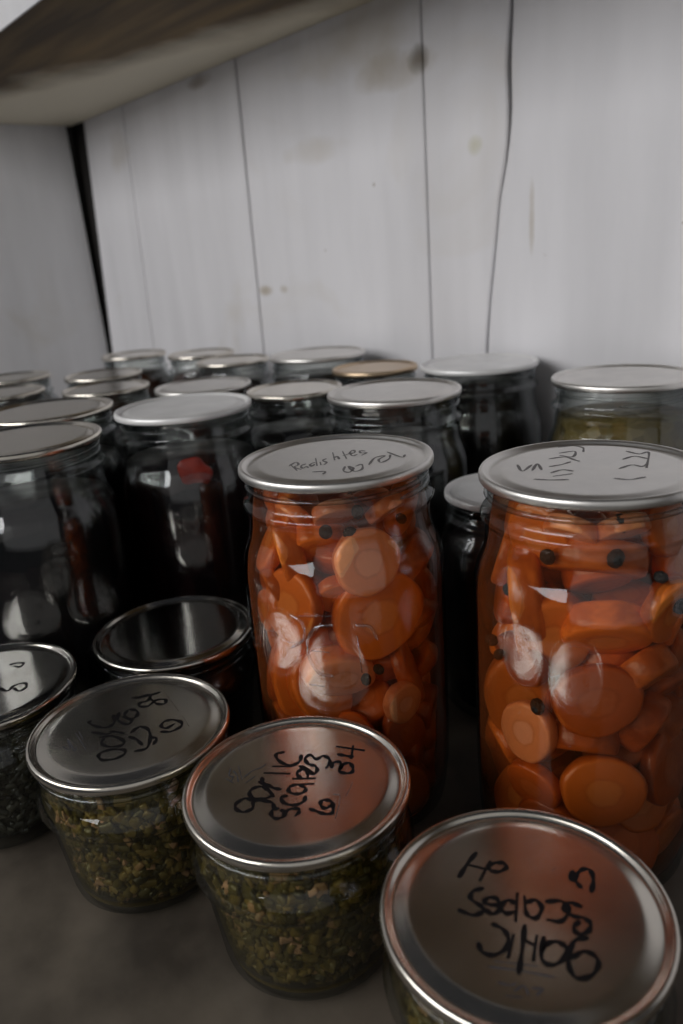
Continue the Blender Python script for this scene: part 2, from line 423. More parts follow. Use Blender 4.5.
def jar_profile(kind):
    if kind == 'quart':
        H = 0.1725
        o = [(0, 0.0025), (0.030, 0.0020), (0.034, 0.0), (0.0395, 0.0006), (0.0425, 0.0035), (0.0438, 0.010), (0.0452, 0.022), (0.0458, 0.040), (0.0460, 0.080),
             (0.0461, 0.112), (0.0461, 0.1235), (0.0459, 0.1275), (0.0455, 0.1315), (0.0448, 0.1345), (0.0439, 0.1372), (0.0429, 0.1398), (0.0420, 0.1422), (0.0413, 0.1452), (0.0410, 0.1490), (0.0409, 0.1535), (0.0412, 0.1550), (0.0425, 0.1563), (0.0430, 0.1576), (0.0422, 0.1590),
             (0.0404, 0.1600), (0.0400, 0.1615), (0.0400, 0.1700), (0.0404, 0.1708), (0.0402, 0.1722), (0.0392, H)]
        i = [(0.0378, 0.1722), (0.0372, 0.170), (0.0380, 0.1600), (0.0394, 0.1555), (0.0396, 0.1500), (0.0400, 0.1450), (0.0408, 0.1415), (0.0425, 0.1370), (0.0441, 0.1310), (0.0449, 0.1230), (0.0449, 0.040), (0.0442, 0.020), (0.0418, 0.009), (0.034, 0.0045), (0, 0.0045)]
        th = (0.0403, 0.1632, 0.1685)
    elif kind == 'regular':
        H = 0.1675
        o = [(0, 0.0025), (0.028, 0.002), (0.032, 0.0), (0.0375, 0.0008), (0.0405, 0.004), (0.0420, 0.012), (0.0430, 0.025), (0.0435, 0.05), (0.0435, 0.118), (0.0430, 0.128),
             (0.0412, 0.138), (0.0380, 0.1455), (0.0345, 0.1497), (0.0330, 0.1515), (0.0335, 0.1528), (0.0345, 0.1540), (0.0346, 0.1552), (0.0332, 0.1565), (0.0318, 0.1575),
             (0.0318, 0.1650), (0.0321, 0.166), (0.0312, H)]
        i = [(0.0298, 0.167), (0.0290, 0.165), (0.0290, 0.1520), (0.0320, 0.1465), (0.0378, 0.140), (0.0415, 0.128), (0.0422, 0.118), (0.0422, 0.03), (0.0410, 0.012), (0.036, 0.008), (0.03, 0.0045), (0, 0.0045)]
        th = (0.0320, 0.1592, 0.1640)
    elif kind == 'pint':
        H = 0.1275
        o = [(0, 0.0025), (0.026, 0.002), (0.030, 0.0), (0.0350, 0.0008), (0.0378, 0.004), (0.0392, 0.012), (0.0400, 0.03), (0.0400, 0.088), (0.0393, 0.096),
             (0.0372, 0.104), (0.0348, 0.1090), (0.0332, 0.1115), (0.0335, 0.1128), (0.0345, 0.1140), (0.0346, 0.1152), (0.0332, 0.1165), (0.0318, 0.1175),
             (0.0318, 0.1250), (0.0321, 0.126), (0.0312, H)]
        i = [(0.0298, 0.127), (0.0290, 0.125), (0.0290, 0.1120), (0.0320, 0.1065), (0.0350, 0.100), (0.0368, 0.09), (0.0370, 0.03), (0.0362, 0.012), (0.033, 0.008), (0.028, 0.0045), (0, 0.0045)]
        th = (0.0320, 0.1192, 0.1240)
    else:
        H = 0.0703
        o = [(0, 0.0025), (0.026, 0.002), (0.029, 0.0), (0.0325, 0.0006), (0.0348, 0.0030), (0.0356, 0.0065), (0.0366, 0.015), (0.0385, 0.0300), (0.0398, 0.0410), (0.0401, 0.0440), (0.0408, 0.0450), (0.0424, 0.0456), (0.0433, 0.0466),
             (0.0436, 0.0485), (0.0428, 0.0520), (0.0418, 0.0545), (0.0408, 0.0560), (0.0402, 0.0570), (0.0400, 0.0585), (0.0400, 0.0680), (0.0404, 0.0688), (0.0402, 0.0700), (0.0392, H)]
        i = [(0.0380, 0.0700), (0.0374, 0.068), (0.0384, 0.057), (0.0414, 0.050), (0.0392, 0.0435), (0.0374, 0.030), (0.0354, 0.015), (0.0340, 0.008), (0.029, 0.0045), (0, 0.0045)]
        th = (0.0405, 0.0612, 0.0662)
    return o, i, th, H

def glass_bm(kind, seg=72):
    o, i, th, H = jar_profile(kind)
    bm = bmesh.new(); lathe(bm, o + i, seg)
    thread(bm, *th)
    return bm, H

def lid_bm(R, H, bead=True, seg=72):
    """flat canning lid: rolled rim, raised sealing channel, sunken centre panel; its top lies at H + 0.0027"""
    T = H + 0.0027
    prof = [(0, T - 0.0008), (R * 0.50, T - 0.0008), (R * 0.740, T - 0.0008), (R * 0.775, T - 0.00078), (R * 0.795, T - 0.00082), (R * 0.812, T - 0.00095),
            (R * 0.840, T - 0.00125), (R * 0.870, T - 0.0016), (R * 0.895, T - 0.00185), (R * 0.912, T - 0.0019), (R * 0.927, T - 0.0015), (R * 0.938, T - 0.0008), (R * 0.952, T - 0.0002), (R * 0.970, T), (R * 0.986, T - 0.0002), (R * 0.997, T - 0.0010),
            (R, T - 0.0020), (R * 0.998, T - 0.0034), (R * 0.990, T - 0.0040), (R * 0.980, T - 0.0034), (R * 0.975, T - 0.0026), (R * 0.88, T - 0.0026), (R * 0.80, T - 0.0026), (0, T - 0.0026)]
    return lathe(bmesh.new(), prof, seg)

BASE = {}
def proto(kind, lidR, mat):
    key = (kind, lidR, mat.name)
    if key not in BASE:
        if (kind, 'g') not in BASE:
            b, H = glass_bm(kind); g = mesh_obj('glass_body', b, GLASS); BASE[(kind, 'g')] = (g, H, [0])
        g, H, used = BASE[(kind, 'g')]
        l = mesh_obj('lid', lid_bm(lidR, H), mat)
        BASE[key] = (g, l, [0])
    return BASE[key]

def take(o, used_flag, parent):
    """the first jar of a kind takes the prototype mesh itself, later ones a copy"""
    if not used_flag[0]:
        used_flag[0] = 1; c = o
    else:
        c = o.copy(); COL.objects.link(c)
    c.parent = parent
    return c

LIDUSED = {}
def jar(kind, x, y, lidR, mat, label, group, rz=0.0):
    root = empty('mason_jar', (x, y, 0)); root.rotation_euler.z = rz
    tag(root, label, 'jar', group)
    g, l, lu = proto(kind, lidR, mat)
    gg = take(g, BASE[(kind, 'g')][2], root)
    ll = take(l, lu, root)
    return root, gg, ll

def write_on(lid, H, strokes, name, width, mat, dz=0.00006):
    bm = bmesh.new()
    for k, st in enumerate(strokes):
        ribbon(bm, [(a * 1e-5, b * 1e-5) for a, b in st], width, H + 0.0019 + dz + k * 2e-6)
    o = mesh_obj(name, bm, mat, lid, smooth=False)
    return o

# pen strokes of the lid lettering, in 0.01 mm about the centre of each lid
INK = {
'gB': [[[(-289,-1815),(-589,-1955),(-579,-2350),(-325,-2515),(7,-2401),(61,-2054),(-209,-1821),(35,-1548),(337,-1387),(648,-1511)],[(-304,-1059),(-702,-1132),(-839,-1440),(-687,-1692),(-312,-1702),(-46,-1442),(-2,-1144),(-265,-1056)],[(-612,-1043),(100,-1147)],[(-998,-1027),(-399,-890),(-55,-730)],[(-430,-867),(-801,-961),(-1109,-828)],[(-1281,-572),(-566,64)],[(-1365,-92),(-862,393)],[(-1135,1092),(-886,846),(-886,464),(-1281,274),(-1739,318),(-1947,512),(-1812,720)],[(746,-1415),(678,-1612),(858,-1789),(1121,-1785),(1235,-1578),(1123,-1368),(908,-1386)],[(1106,-1434),(1090,-1126),(1308,-913),(1458,-1008),(1510,-1196)],[(425,-779),(347,-974),(689,-1076),(1035,-885),(1125,-549),(953,-314)],[(140,-154),(100,-404),(285,-573),(572,-482),(708,-247),(613,-28),(281,-53)],[(90,-220),(591,337)],[(-189,-9),(381,579)],[(4,214),(-316,268),(-418,539),(-170,649),(156,415)],[(-611,634),(-316,731),(132,702),(87,933),(-174,1055),(-469,960)],[(-522,947),(-852,1072),(-889,1368),(-500,1371),(-474,1686),(-161,1734),(72,1575),(210,1294)],[(344,1460),(165,1665),(300,1889),(552,1754),(734,1521),(1017,1612),(1118,1837),(909,2042),(632,2114),(529,1920),(642,1655)],[(-524,2472),(431,3044)],[(-106,2176),(191,2324),(412,2478)],[(-81,2934),(442,2371)],[(1616,-610),(1866,-526),(2171,-418),(2339,-222),(2213,-24),(1903,162),(1675,122),(1567,-50),(1735,-216),(1976,-208),(2010,21)]],[[(-2485,-1360),(-2187,-1633),(-1983,-1583),(-1841,-1755)],[(-2103,-1827),(-1681,-1779)],[(-2292,-1362),(-1962,-1415),(-1582,-1594)],[(-2380,-1069),(-1588,-1419)],[(-1650,-1296),(-1737,-827),(-1656,-466),(-1700,-224)],[(-1312,-1421),(-1395,-958)]],[[(1589,476),(1893,569),(2651,-309)],[(1618,1421),(2003,762)]]],
'gC': [[[(-2412,662),(-2297,101),(-2118,-487)],[(-2279,80),(-1789,319)],[(-1853,683),(-1573,-126)],[(-1789,493),(-1710,748),(-1507,931),(-1331,855),(-1370,567),(-1565,410),(-1714,433)],[(1071,1886),(880,2288),(607,2570),(415,2511),(366,2235),(475,1935),(757,1801)],[(475,1935),(328,1861),(232,2175)],[(-1307,-336),(-1432,-642),(-1300,-901),(-986,-898),(-738,-956),(-822,-1312),(-1247,-1473)],[(-719,-920),(-455,-871),(-437,-548),(-756,-350),(-955,-517),(-875,-733),(-525,-500)],[(-431,244),(152,-588)],[(-236,-86),(-480,-159),(-462,-487),(-205,-584),(-51,-326)],[(-205,295),(211,-194)],[(-38,167),(111,440),(412,314),(519,-82),(320,-200),(139,-99)],[(362,607),(647,930),(999,826),(1092,338),(787,93)],[(1174,1173),(861,1061),(901,726),(1231,727),(1458,875),(1714,841),(1820,564),(1681,296),(1460,388),(1452,672)],[(-77,-1975),(159,-2116),(452,-1982),(562,-1581),(382,-1223),(84,-1097),(-218,-1161)],[(435,-1058),(782,-1732)],[(453,-559),(906,-1274),(1299,-1931)],[(912,-617),(1325,-1323)],[(1033,-914),(803,-948)],[(1078,-511),(1434,-1106),(1750,-1105),(1873,-729),(1723,-359),(1431,-351),(1275,-588),(1309,-890)],[(1925,356),(1743,46),(1833,-321),(2099,-788),(2458,-946),(2685,-613),(2623,-176),(2398,-11),(2109,-114),(2013,-510)]],[[(1082,-2552),(1351,-2413),(1439,-2252)],[(1546,-2459),(1628,-2153),(1878,-2277)],[(1822,-2063),(2038,-1866),(2023,-2127)],[(597,-2366),(1286,-1844),(2033,-1357)],[(608,-2105),(1496,-1410)],[(1482,-2716),(1808,-2458)]],[[(-251,1710),(-234,1974)]]],
'gA': [[[(-2003,1097),(-1646,1594),(-1501,2206)],[(-1828,1425),(-1650,1828),(-1247,1495),(-1338,1179),(-1102,1009),(-818,1274),(-992,1779),(-717,2104),(-424,1915),(-687,1670),(-1337,1645)],[(1472,727),(1769,1008),(1756,1512),(1463,1697),(1022,1518),(880,1192),(1094,928),(1401,1010),(1368,1397)],[(-1294,-180),(-742,-378),(-590,-766),(-897,-1056),(-1514,-1212),(-1636,-1112)],[(-1287,93),(-778,-196),(-137,-64),(-316,238),(-835,76)],[(-1183,593),(-793,733),(-430,522),(-474,197),(-934,202),(-1194,448)],[(551,-207),(430,240),(871,406),(1508,194),(2096,-270),(1942,-704)],[(810,-429),(1207,-293),(1722,-296)],[(1495,181),(1772,344),(2056,80)],[(-724,-1414),(-106,-1034),(-95,-756),(369,-481)],[(-89,-1322),(224,-904),(906,-738),(1131,-958),(824,-1367),(373,-1483),(126,-1280)],[(1157,-1987),(964,-1793),(1081,-1393),(1466,-1025),(1776,-1110),(1807,-1550),(1508,-1948),(1157,-1987)]],[[(-660,-2763),(-186,-2642),(-1009,-2399),(-407,-2463),(42,-2541),(-148,-2373)],[(-1190,-1958),(306,-2134)],[(-1210,-1812),(-508,-1923)]],[[(-1519,2430),(585,2067)],[(1089,1990),(1995,1779)]]],
'c1': [[[(-831,-1883),(211,-2312)],[(-663,-2061),(-922,-1499),(-470,-1708),(-309,-2070),(244,-2113)],[(-305,-1448),(-220,-1755),(156,-1962),(77,-1694),(293,-1760)],[(81,-1256),(229,-1553),(-76,-1364),(-168,-1058)],[(-686,-579),(351,-1325)],[(-2,-870),(395,-1149)],[(-238,-353),(-102,-639),(291,-744),(474,-1022)],[(-806,517),(296,-294)],[(-52,-36),(-131,219),(320,-51)],[(-574,912),(544,176)],[(20,437),(-22,801)],[(78,828),(-9,1166),(-344,1346),(-132,965),(404,656),(396,923)],[(249,1537),(-3,1450),(349,1205),(512,1392),(678,956)],[(985,-2049),(1361,-1717),(1614,-2016)],[(1485,-721),(1954,-1198),(2307,-1190),(2017,-704),(1563,-596),(2365,-979),(2386,-552),(1816,-63),(1837,-406)],[(2122,75),(1494,1008),(1627,1477),(1868,886),(2292,624),(2162,1197),(1709,1723)],[(1241,1995),(2409,1737),(2254,2088)]],[],[]],
'c2': [[[(-2558,-1261),(-1859,-1857),(-2101,-946)],[(-1611,-1557),(-2026,-673),(-1365,-1301)],[(-2855,1944),(-2501,2427),(-1979,2416),(-1572,1853)],[(-2248,1164),(-1907,1728),(-1488,965),(-1998,856)],[(-2061,208),(-1726,758),(-1148,599),(-903,542)],[(-1376,-752),(-1170,-217),(-1125,256)],[(-835,-1431),(-728,-856),(-313,-775)],[(-818,-2471),(-319,-2233),(186,-1832)],[(-490,-1759),(-143,-1109)],[(1446,-738),(1949,-573),(2224,9)],[(906,492),(1011,1198),(1431,1191),(1386,1669)],[(322,1732),(442,2355),(1030,2301)],[(-204,2855),(426,2758),(602,3155),(1648,1132)]],[],[]],
'D': [[[(-1162,1565),(-1066,1869),(-756,2114),(-543,1824),(-857,1663)],[(893,374),(1478,560),(1189,972),(1335,1435),(1782,1356),(1927,975),(1447,885)]],[],[]],
}

# ---- contents
def veg_mat(name, rim, flesh, core, spot=0.10):
    """a round root slice: paler core, ringed flesh, darker skin, in its own radius (slice radius 10 mm)"""
    m, nt, out = new_mat(name)
    p = N(nt, 'BsdfPrincipled'); p.inputs['Roughness'].default_value = 0.28; p.inputs['Specular IOR Level'].default_value = 0.45
    p.inputs['Subsurface Weight'].default_value = 0.0
    tc = N(nt, 'TexCoord'); sp = N(nt, 'SeparateXYZ'); nt.links.new(tc.outputs['Object'], sp.inputs[0])
    cb = N(nt, 'CombineXYZ'); nt.links.new(sp.outputs['X'], cb.inputs[0]); nt.links.new(sp.outputs['Y'], cb.inputs[1])
    ln = N(nt, 'VectorMath', operation='LENGTH'); nt.links.new(cb.outputs[0], ln.inputs[0])
    nz = N(nt, 'TexNoise'); nz.inputs['Scale'].default_value = 260; nz.inputs['Detail'].default_value = 3; nt.links.new(tc.outputs['Object'], nz.inputs['Vector'])
    ma = N(nt, 'Math', operation='MULTIPLY_ADD'); nt.links.new(nz.outputs['Fac'], ma.inputs[0]); ma.inputs[1].default_value = 0.0022; nt.links.new(ln.outputs['Value'], ma.inputs[2])
    mr = N(nt, 'MapRange'); nt.links.new(ma.outputs[0], mr.inputs['Value']); mr.inputs['From Max'].default_value = 0.0112
    r = N(nt, 'ValToRGB'); e = r.color_ramp.elements
    e[0].position = 0.0; e[0].color = (*core, 1); e[1].position = 1.0; e[1].color = (*rim, 1)
    for pos, c in ((0.40, core), (0.47, [a * 0.86 for a in flesh]), (0.54, flesh), (0.86, flesh), (0.93, [min(1, a * 1.15) for a in flesh])):
        q = e.new(pos); q.color = (*c, 1)
    nt.links.new(mr.outputs[0], r.inputs[0])
    oi = N(nt, 'ObjectInfo'); hs = N(nt, 'HueSaturation')
    mv = N(nt, 'MapRange'); nt.links.new(oi.outputs['Random'], mv.inputs['Value']); mv.inputs['To Min'].default_value = 0.75; mv.inputs['To Max'].default_value = 1.2
    nt.links.new(mv.outputs[0], hs.inputs['Value']); nt.links.new(r.outputs[0], hs.inputs['Color'])
    nt.links.new(hs.outputs[0], p.inputs['Base Color'])
    n2 = N(nt, 'TexNoise'); n2.inputs['Scale'].default_value = 420; nt.links.new(tc.outputs['Object'], n2.inputs['Vector'])
    b = N(nt, 'Bump'); b.inputs['Strength'].default_value = 0.35; b.inputs['Distance'].default_value = 0.0008
    nt.links.new(n2.outputs['Fac'], b.inputs['Height']); nt.links.new(b.outputs[0], p.inputs['Normal'])
    nt.links.new(p.outputs[0], out.inputs[0])
    return m
CARROT = veg_mat('orange_carrot', (0.56, 0.13, 0.016), (0.74, 0.20, 0.026), (0.80, 0.27, 0.055))
CARROT_DEEP = veg_mat('deep_orange_carrot', (0.40, 0.075, 0.010), (0.54, 0.115, 0.014), (0.56, 0.14, 0.03))
PEACH = veg_mat('pale_peach_carrot', (0.72, 0.24, 0.10), (0.82, 0.32, 0.13), (0.88, 0.42, 0.24))
PEPPER = principled('black_peppercorn', (0.012, 0.010, 0.008), 0.6, bump=(900, 0.8))

def slice_mesh(kind):
    bm = bmesh.new()
    t = {'slice': 0.0030, 'chunk': 0.0052}[kind]
    R = 0.010
    prof = [(0, -t), (R * 0.5, -t), (R * 0.86, -t), (R * 0.95, -t * 0.86), (R * 0.99, -t * 0.55), (R, 0), (R * 0.99, t * 0.55), (R * 0.95, t * 0.86), (R * 0.86, t), (R * 0.5, t * 1.02), (0, t * 1.02)]
    lathe(bm, prof, 36, wob=lambda a, z: 0.00025 * math.sin(3 * a + 1) + 0.00015 * math.sin(7 * a))
    return bm
VEG = {}
def veg(kind, mat, M, label, group, name='carrot_slice'):
    key = (kind, mat.name)
    if key not in VEG:
        o = mesh_obj(name, slice_mesh(kind), mat); VEG[key] = o
    else:
        o = VEG[key].copy(); COL.objects.link(o)
    o.matrix_world = M
    tag(o, label, 'carrot', group)
    return o
def place_slice(cx, cy, ang, z, R, tilt_v, tilt_h, spin, kind, mat, label, group, asp=1.0, depth=0.0, ri=0.0446):
    """a slice lying against the inside of the glass, facing out at angle ang (degrees)"""
    th = (0.0030 if kind == 'slice' else 0.0052) * (0.8 + 0.2 * R / 0.01)
    tilt = min(1.2, abs(rad(tilt_v)) * 0.9)
    if z > 0.140: ri = min(ri, 0.0390)
    elif z > 0.130: ri = min(ri, 0.0425)
    rh = R * math.cos(rad(tilt_h))
    r = ri - th - rh * rh / (2 * ri) * 0.45 - abs(math.sin(rad(tilt_h))) * R * 0.62 - abs(math.sin(rad(tilt_v))) * R * asp * 0.62 - depth
    a = rad(ang)
    n = Vector((math.cos(a), math.sin(a), 0)); t = Vector((-math.sin(a), math.cos(a), 0)); u = Vector((0, 0, 1))
    B = Matrix((t, u, n)).transposed()
    Rm = B @ (Matrix.Rotation(rad(tilt_h), 3, 'Y') @ Matrix.Rotation(rad(tilt_v), 3, 'X') @ Matrix.Rotation(rad(spin), 3, 'Z'))
    s = R / 0.010
    S = Matrix.Diagonal((s, s * asp, 0.8 + 0.2 * s))
    M = (Rm @ S).to_4x4()
    M.translation = Vector((cx, cy, z)) + n * r
    return veg(kind, mat, M, label, group)

def fill_carrots(cx, cy, explicit, side, view):
    grp = 'carrot slices packed in the %s carrot jar' % side
    used = []
    for (ang, z, R, tv, thh, spin, kind, mat, asp, depth, lab) in explicit:
        place_slice(cx, cy, ang, z, R, tv, thh, spin, kind, mat, lab, grp, asp, depth)
        used.append((ang, z, R))
    rnd = random.Random(5 if side == 'left' else 9)
    cand = []
    for lev in range(9):
        for k in range(11):
            cand.append((view + k * 33 - 165 + rnd.uniform(-8, 8) + 16 * (lev % 2), 0.020 + lev * 0.0168 + rnd.uniform(-0.003, 0.003)))
    for ang, z in cand:
        if z > 0.150 and rnd.random() < 0.35: continue
        ok = True
        for (a2, z2, R2) in used:
            da = (ang - a2 + 180) % 360 - 180
            if math.hypot(rad(da) * 0.042, z - z2) < R2 * 0.85 + 0.005: ok = False; break
        if not ok: continue
        R = rnd.uniform(0.0115, 0.0165)
        mat = rnd.choice([CARROT, CARROT, CARROT_DEEP])
        place_slice(cx, cy, ang, min(z, 0.158), R, rnd.uniform(-38, 38), rnd.uniform(-30, 30), rnd.uniform(0, 180),
                    rnd.choice(['slice', 'slice', 'chunk']), mat, 'orange carrot slice wedged among the others in the %s carrot jar' % side, grp, rnd.uniform(0.7, 1.0), 0.003)
        used.append((ang, z, R * 0.55))
    for lev in range(7):
        for k in range(4):
            a = rad(k * 90 + lev * 37); z = 0.022 + lev * 0.0195
            M = Matrix.Translation((cx + 0.0165 * math.cos(a), cy + 0.0165 * math.sin(a), z)) @ Euler((rnd.uniform(-0.7, 0.7), rnd.uniform(-0.7, 0.7), 0)).to_matrix().to_4x4() @ Matrix.Diagonal((1.35, 1.25, 1.3, 1))
            veg('chunk', CARROT_DEEP, M, 'orange carrot slice wedged among the others in the %s carrot jar' % side, grp)

PC = {}
def peppercorn(x, y, z, side):
    if 'o' not in PC:
        bm = bmesh.new(); bmesh.ops.create_icosphere(bm, subdivisions=3, radius=0.0025)
        for v in bm.verts: v.co *= 1 + 0.06 * math.sin(v.co.x * 3000) * math.cos(v.co.z * 2600)
        PC['o'] = o = mesh_obj('peppercorn', bm, PEPPER)
    else:
        o = PC['o'].copy(); COL.objects.link(o)
    o.location = (x, y, z); s = random.uniform(1.0, 1.45); o.scale = (s, s * random.uniform(0.8, 1.0), s * 0.8); o.rotation_euler = (random.random() * 3, random.random() * 3, 0)
    tag(o, 'black peppercorn against the glass of the %s carrot jar' % side, 'peppercorn', 'peppercorns in the %s carrot jar' % side)

def inner_body(kind, ztop, shrink=0.0004, zb=0.0050, wave=0.0):
    o, i, th, H = jar_profile(kind)
    pts = sorted([(r, z) for r, z in i if r > 0], key=lambda p: p[1])
    res = [(0, zb)]
    def rat(z):
        for a, b in zip(pts, pts[1:]):
            if a[1] <= z <= b[1] and b[1] > a[1]: return a[0] + (b[0] - a[0]) * (z - a[1]) / (b[1] - a[1])
        return pts[0][0] if z < pts[0][1] else pts[-1][0]
    n = 26
    for k in range(n + 1):
        z = zb + (ztop - zb) * k / n
        res.append((rat(max(z, 0.0078)) - shrink, z))
    res.append((0, ztop + wave))
    return res

def liquid(kind, x, y, ztop, mat, label, name='brine', cat='brine'):
    bm = lathe(bmesh.new(), inner_body(kind, ztop), 56)
    o = mesh_obj(name, bm, mat); o.location = (x, y, 0)
    return tag(o, label, cat, kind='stuff')

def preserve_mat(name, a, b, scale=60, c=None):
    m, nt, out = new_mat(name)
    p = N(nt, 'BsdfPrincipled'); p.inputs['Roughness'].default_value = 0.35; p.inputs['Specular IOR Level'].default_value = 0.3
    tc = N(nt, 'TexCoord'); v = N(nt, 'TexVoronoi'); v.inputs['Scale'].default_value = scale; nt.links.new(tc.outputs['Object'], v.inputs['Vector'])
    r = N(nt, 'ValToRGB'); e = r.color_ramp.elements
    e[0].position = 0.15; e[0].color = (*a, 1); e[1].position = 0.85; e[1].color = (*b, 1)
    if c: q = e.new(0.95); q.color = (*c, 1)
    s = N(nt, 'SeparateColor'); nt.links.new(v.outputs['Color'], s.inputs[0]); nt.links.new(s.outputs[0], r.inputs[0])
    nt.links.new(r.outputs[0], p.inputs['Base Color'])
    bp = N(nt, 'Bump'); bp.inputs['Strength'].default_value = 0.5; bp.inputs['Distance'].default_value = 0.002
    nt.links.new(v.outputs['Distance'], bp.inputs['Height']); nt.links.new(bp.outputs[0], p.inputs['Normal'])
    nt.links.new(p.outputs[0], out.inputs[0])
    return m
BEET = preserve_mat('very_dark_red_preserve', (0.006, 0.003, 0.004), (0.020, 0.006, 0.007))
BLACKB = preserve_mat('near_black_preserve', (0.005, 0.004, 0.005), (0.012, 0.008, 0.009))
PLUM = preserve_mat('dark_brown_red_preserve', (0.020, 0.007, 0.005), (0.07, 0.02, 0.01))
OLIVE = preserve_mat('olive_yellow_relish', (0.09, 0.065, 0.018), (0.20, 0.15, 0.055), 130)
RED = principled('dull_red_pepper_flesh', (0.30, 0.035, 0.02), 0.35, noise=(120, (0.20, 0.02, 0.015), 0.2))

def fill_dark(kind, x, y, ztop, mat, label):
    bm = lathe(bmesh.new(), inner_body(kind, ztop, 0.0006, wave=0.0015), 48)
    o = mesh_obj('preserve', bm, mat); o.location = (x, y, 0)
    return tag(o, label, 'preserve', kind='stuff')

def chopped_mat(name, stops):
    m, nt, out = new_mat(name)
    p = N(nt, 'BsdfPrincipled'); p.inputs['Roughness'].default_value = 0.3
    g = N(nt, 'NewGeometry'); r = N(nt, 'ValToRGB'); r.color_ramp.interpolation = 'CONSTANT'
    e = r.color_ramp.elements
    e[0].position = 0.0; e[0].color = (*stops[0][1], 1); e[1].position = stops[1][0]; e[1].color = (*stops[1][1], 1)
    for pos, c in stops[2:]:
        q = e.new(pos); q.color = (*c, 1)
    nt.links.new(g.outputs['Random Per Island'], r.inputs[0]); nt.links.new(r.outputs[0], p.inputs['Base Color'])
    nt.links.new(p.outputs[0], out.inputs[0])
    return m
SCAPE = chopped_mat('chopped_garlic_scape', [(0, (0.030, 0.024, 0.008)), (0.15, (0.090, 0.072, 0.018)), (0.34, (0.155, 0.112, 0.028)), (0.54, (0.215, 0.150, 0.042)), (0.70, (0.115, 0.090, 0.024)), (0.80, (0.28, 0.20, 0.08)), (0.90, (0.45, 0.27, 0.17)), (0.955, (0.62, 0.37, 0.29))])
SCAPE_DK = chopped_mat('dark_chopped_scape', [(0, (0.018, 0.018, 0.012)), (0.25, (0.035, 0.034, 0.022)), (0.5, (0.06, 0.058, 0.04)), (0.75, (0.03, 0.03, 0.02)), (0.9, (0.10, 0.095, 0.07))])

def fill_scapes(x, y, mat, seed, label, ztop=0.060):
    rnd = random.Random(seed); bm = bmesh.new()
    prof = inner_body('half', ztop, 0.0, wave=0.0)
    lathe(bm, [(max(0, r - 0.0045), z) for r, z in prof[:-1]] + [(0, ztop)], 40)
    pts = [(r, z) for r, z in prof if r > 0]
    def rat(z):
        for a, b in zip(pts, pts[1:]):
            if a[1] <= z <= b[1] and b[1] > a[1]: return a[0] + (b[0] - a[0]) * (z - a[1]) / (b[1] - a[1])
        return pts[-1][0]
    for i in range(1700):
        z = rnd.uniform(0.0065, ztop); a = rnd.uniform(0, 2 * PI)
        rr = rat(z) - rnd.uniform(0.0030, 0.0052)
        L = rnd.choice([rnd.uniform(0.0013, 0.0022), rnd.uniform(0.0020, 0.0036)]); W = rnd.uniform(0.0014, 0.0028); T = rnd.uniform(0.0006, 0.0013)
        n = Vector((math.cos(a), math.sin(a), 0)); t = Vector((-math.sin(a), math.cos(a), 0))
        B = Matrix((t, Vector((0, 0, 1)), n)).transposed().to_4x4()
        M = Matrix.Translation((rr * math.cos(a), rr * math.sin(a), z)) @ B @ Euler((rnd.gauss(0, 0.35), rnd.gauss(0, 0.35), rnd.uniform(0, 3.14))).to_matrix().to_4x4()
        bend = rnd.uniform(-0.3, 0.3)
        r1 = []
        for q, k in ((-1, 0.85), (-0.8, 1.0), (0, 1.0), (0.8, 0.95), (1, 0.8)):
            cy = bend * L * (1 - q * q)
            r1.append([bm.verts.new(M @ Vector((q * L, cy + sx * W * k, sz * T))) for sx, sz in ((-1, -0.5), (-0.7, 0.8), (0, 1), (0.7, 0.8), (1, -0.5))])
        for A, Bq in zip(r1, r1[1:]):
            for q in range(5): bm.faces.new((A[q], A[(q + 1) % 5], Bq[(q + 1) % 5], Bq[q]))
        bm.faces.new(r1[0][::-1]); bm.faces.new(r1[-1])
    o = mesh_obj('chopped_garlic_scapes', bm, mat); o.location = (x, y, 0)
    return tag(o, label, 'garlic scapes', kind='stuff')

# ------------------------------------------------------------------ the half-pint garlic scape jars in front
G1 = 'half pint jars at the front of the shelf'
G2 = 'tall mason jars crowded behind'
def lettered(x, y, key, mat, label, wid=0.0017, faint=INK_M, kind='half', R=0.0433):
    root, g, l = jar(kind, x, y, R, mat, label, G1 if kind == 'half' else G2)
    H = jar_profile(kind)[3]
    A, B, C = INK[key]
    tag(write_on(l, H, A, 'handwriting', wid, faint), 'handwriting in marker')
    if B: write_on(l, H, B, 'printed_mark', 0.00055, PRINT_M)
    if C: write_on(l, H, C, 'scribed_frame', 0.0003, SCRIBE)
    return root, g, l

XA, YA = -0.2934, 0.1103
lettered(XA, YA, 'gA', TIN, 'half pint jar of garlic scapes beside bare shelf, grey lid lettered sideways')
fill_scapes(XA, YA, SCAPE, 3, 'olive green chopped garlic scapes in the left of the two jars beside the bare shelf')
XB, YB = -0.2103, 0.1384
lettered(XB, YB, 'gB', TIN, 'half pint scapes jar before the left carrot jar, red reflection on lettered lid')
fill_scapes(XB, YB, SCAPE, 4, 'olive green chopped garlic scapes in the jar before the left carrot jar')
XC, YC = -0.1143, 0.1508
lettered(XC, YC, 'gC', TIN, 'nearest half pint jar at bottom right, its lid lettered upside down', 0.0017)
fill_scapes(XC, YC, SCAPE, 5, 'chopped garlic scapes in the nearest jar at bottom right')
for px, py, lb in ((XA, YA, 'cloudy olive pickling liquid in the left jar by the bare shelf'), (XB, YB, 'cloudy olive pickling liquid in the jar before the left carrot jar'),
                   (XC, YC, 'cloudy olive pickling liquid in the nearest jar at bottom right')):
    liquid('half', px, py, 0.0615, PICKLE, lb)
XD, YD = -0.3802, 0.0757
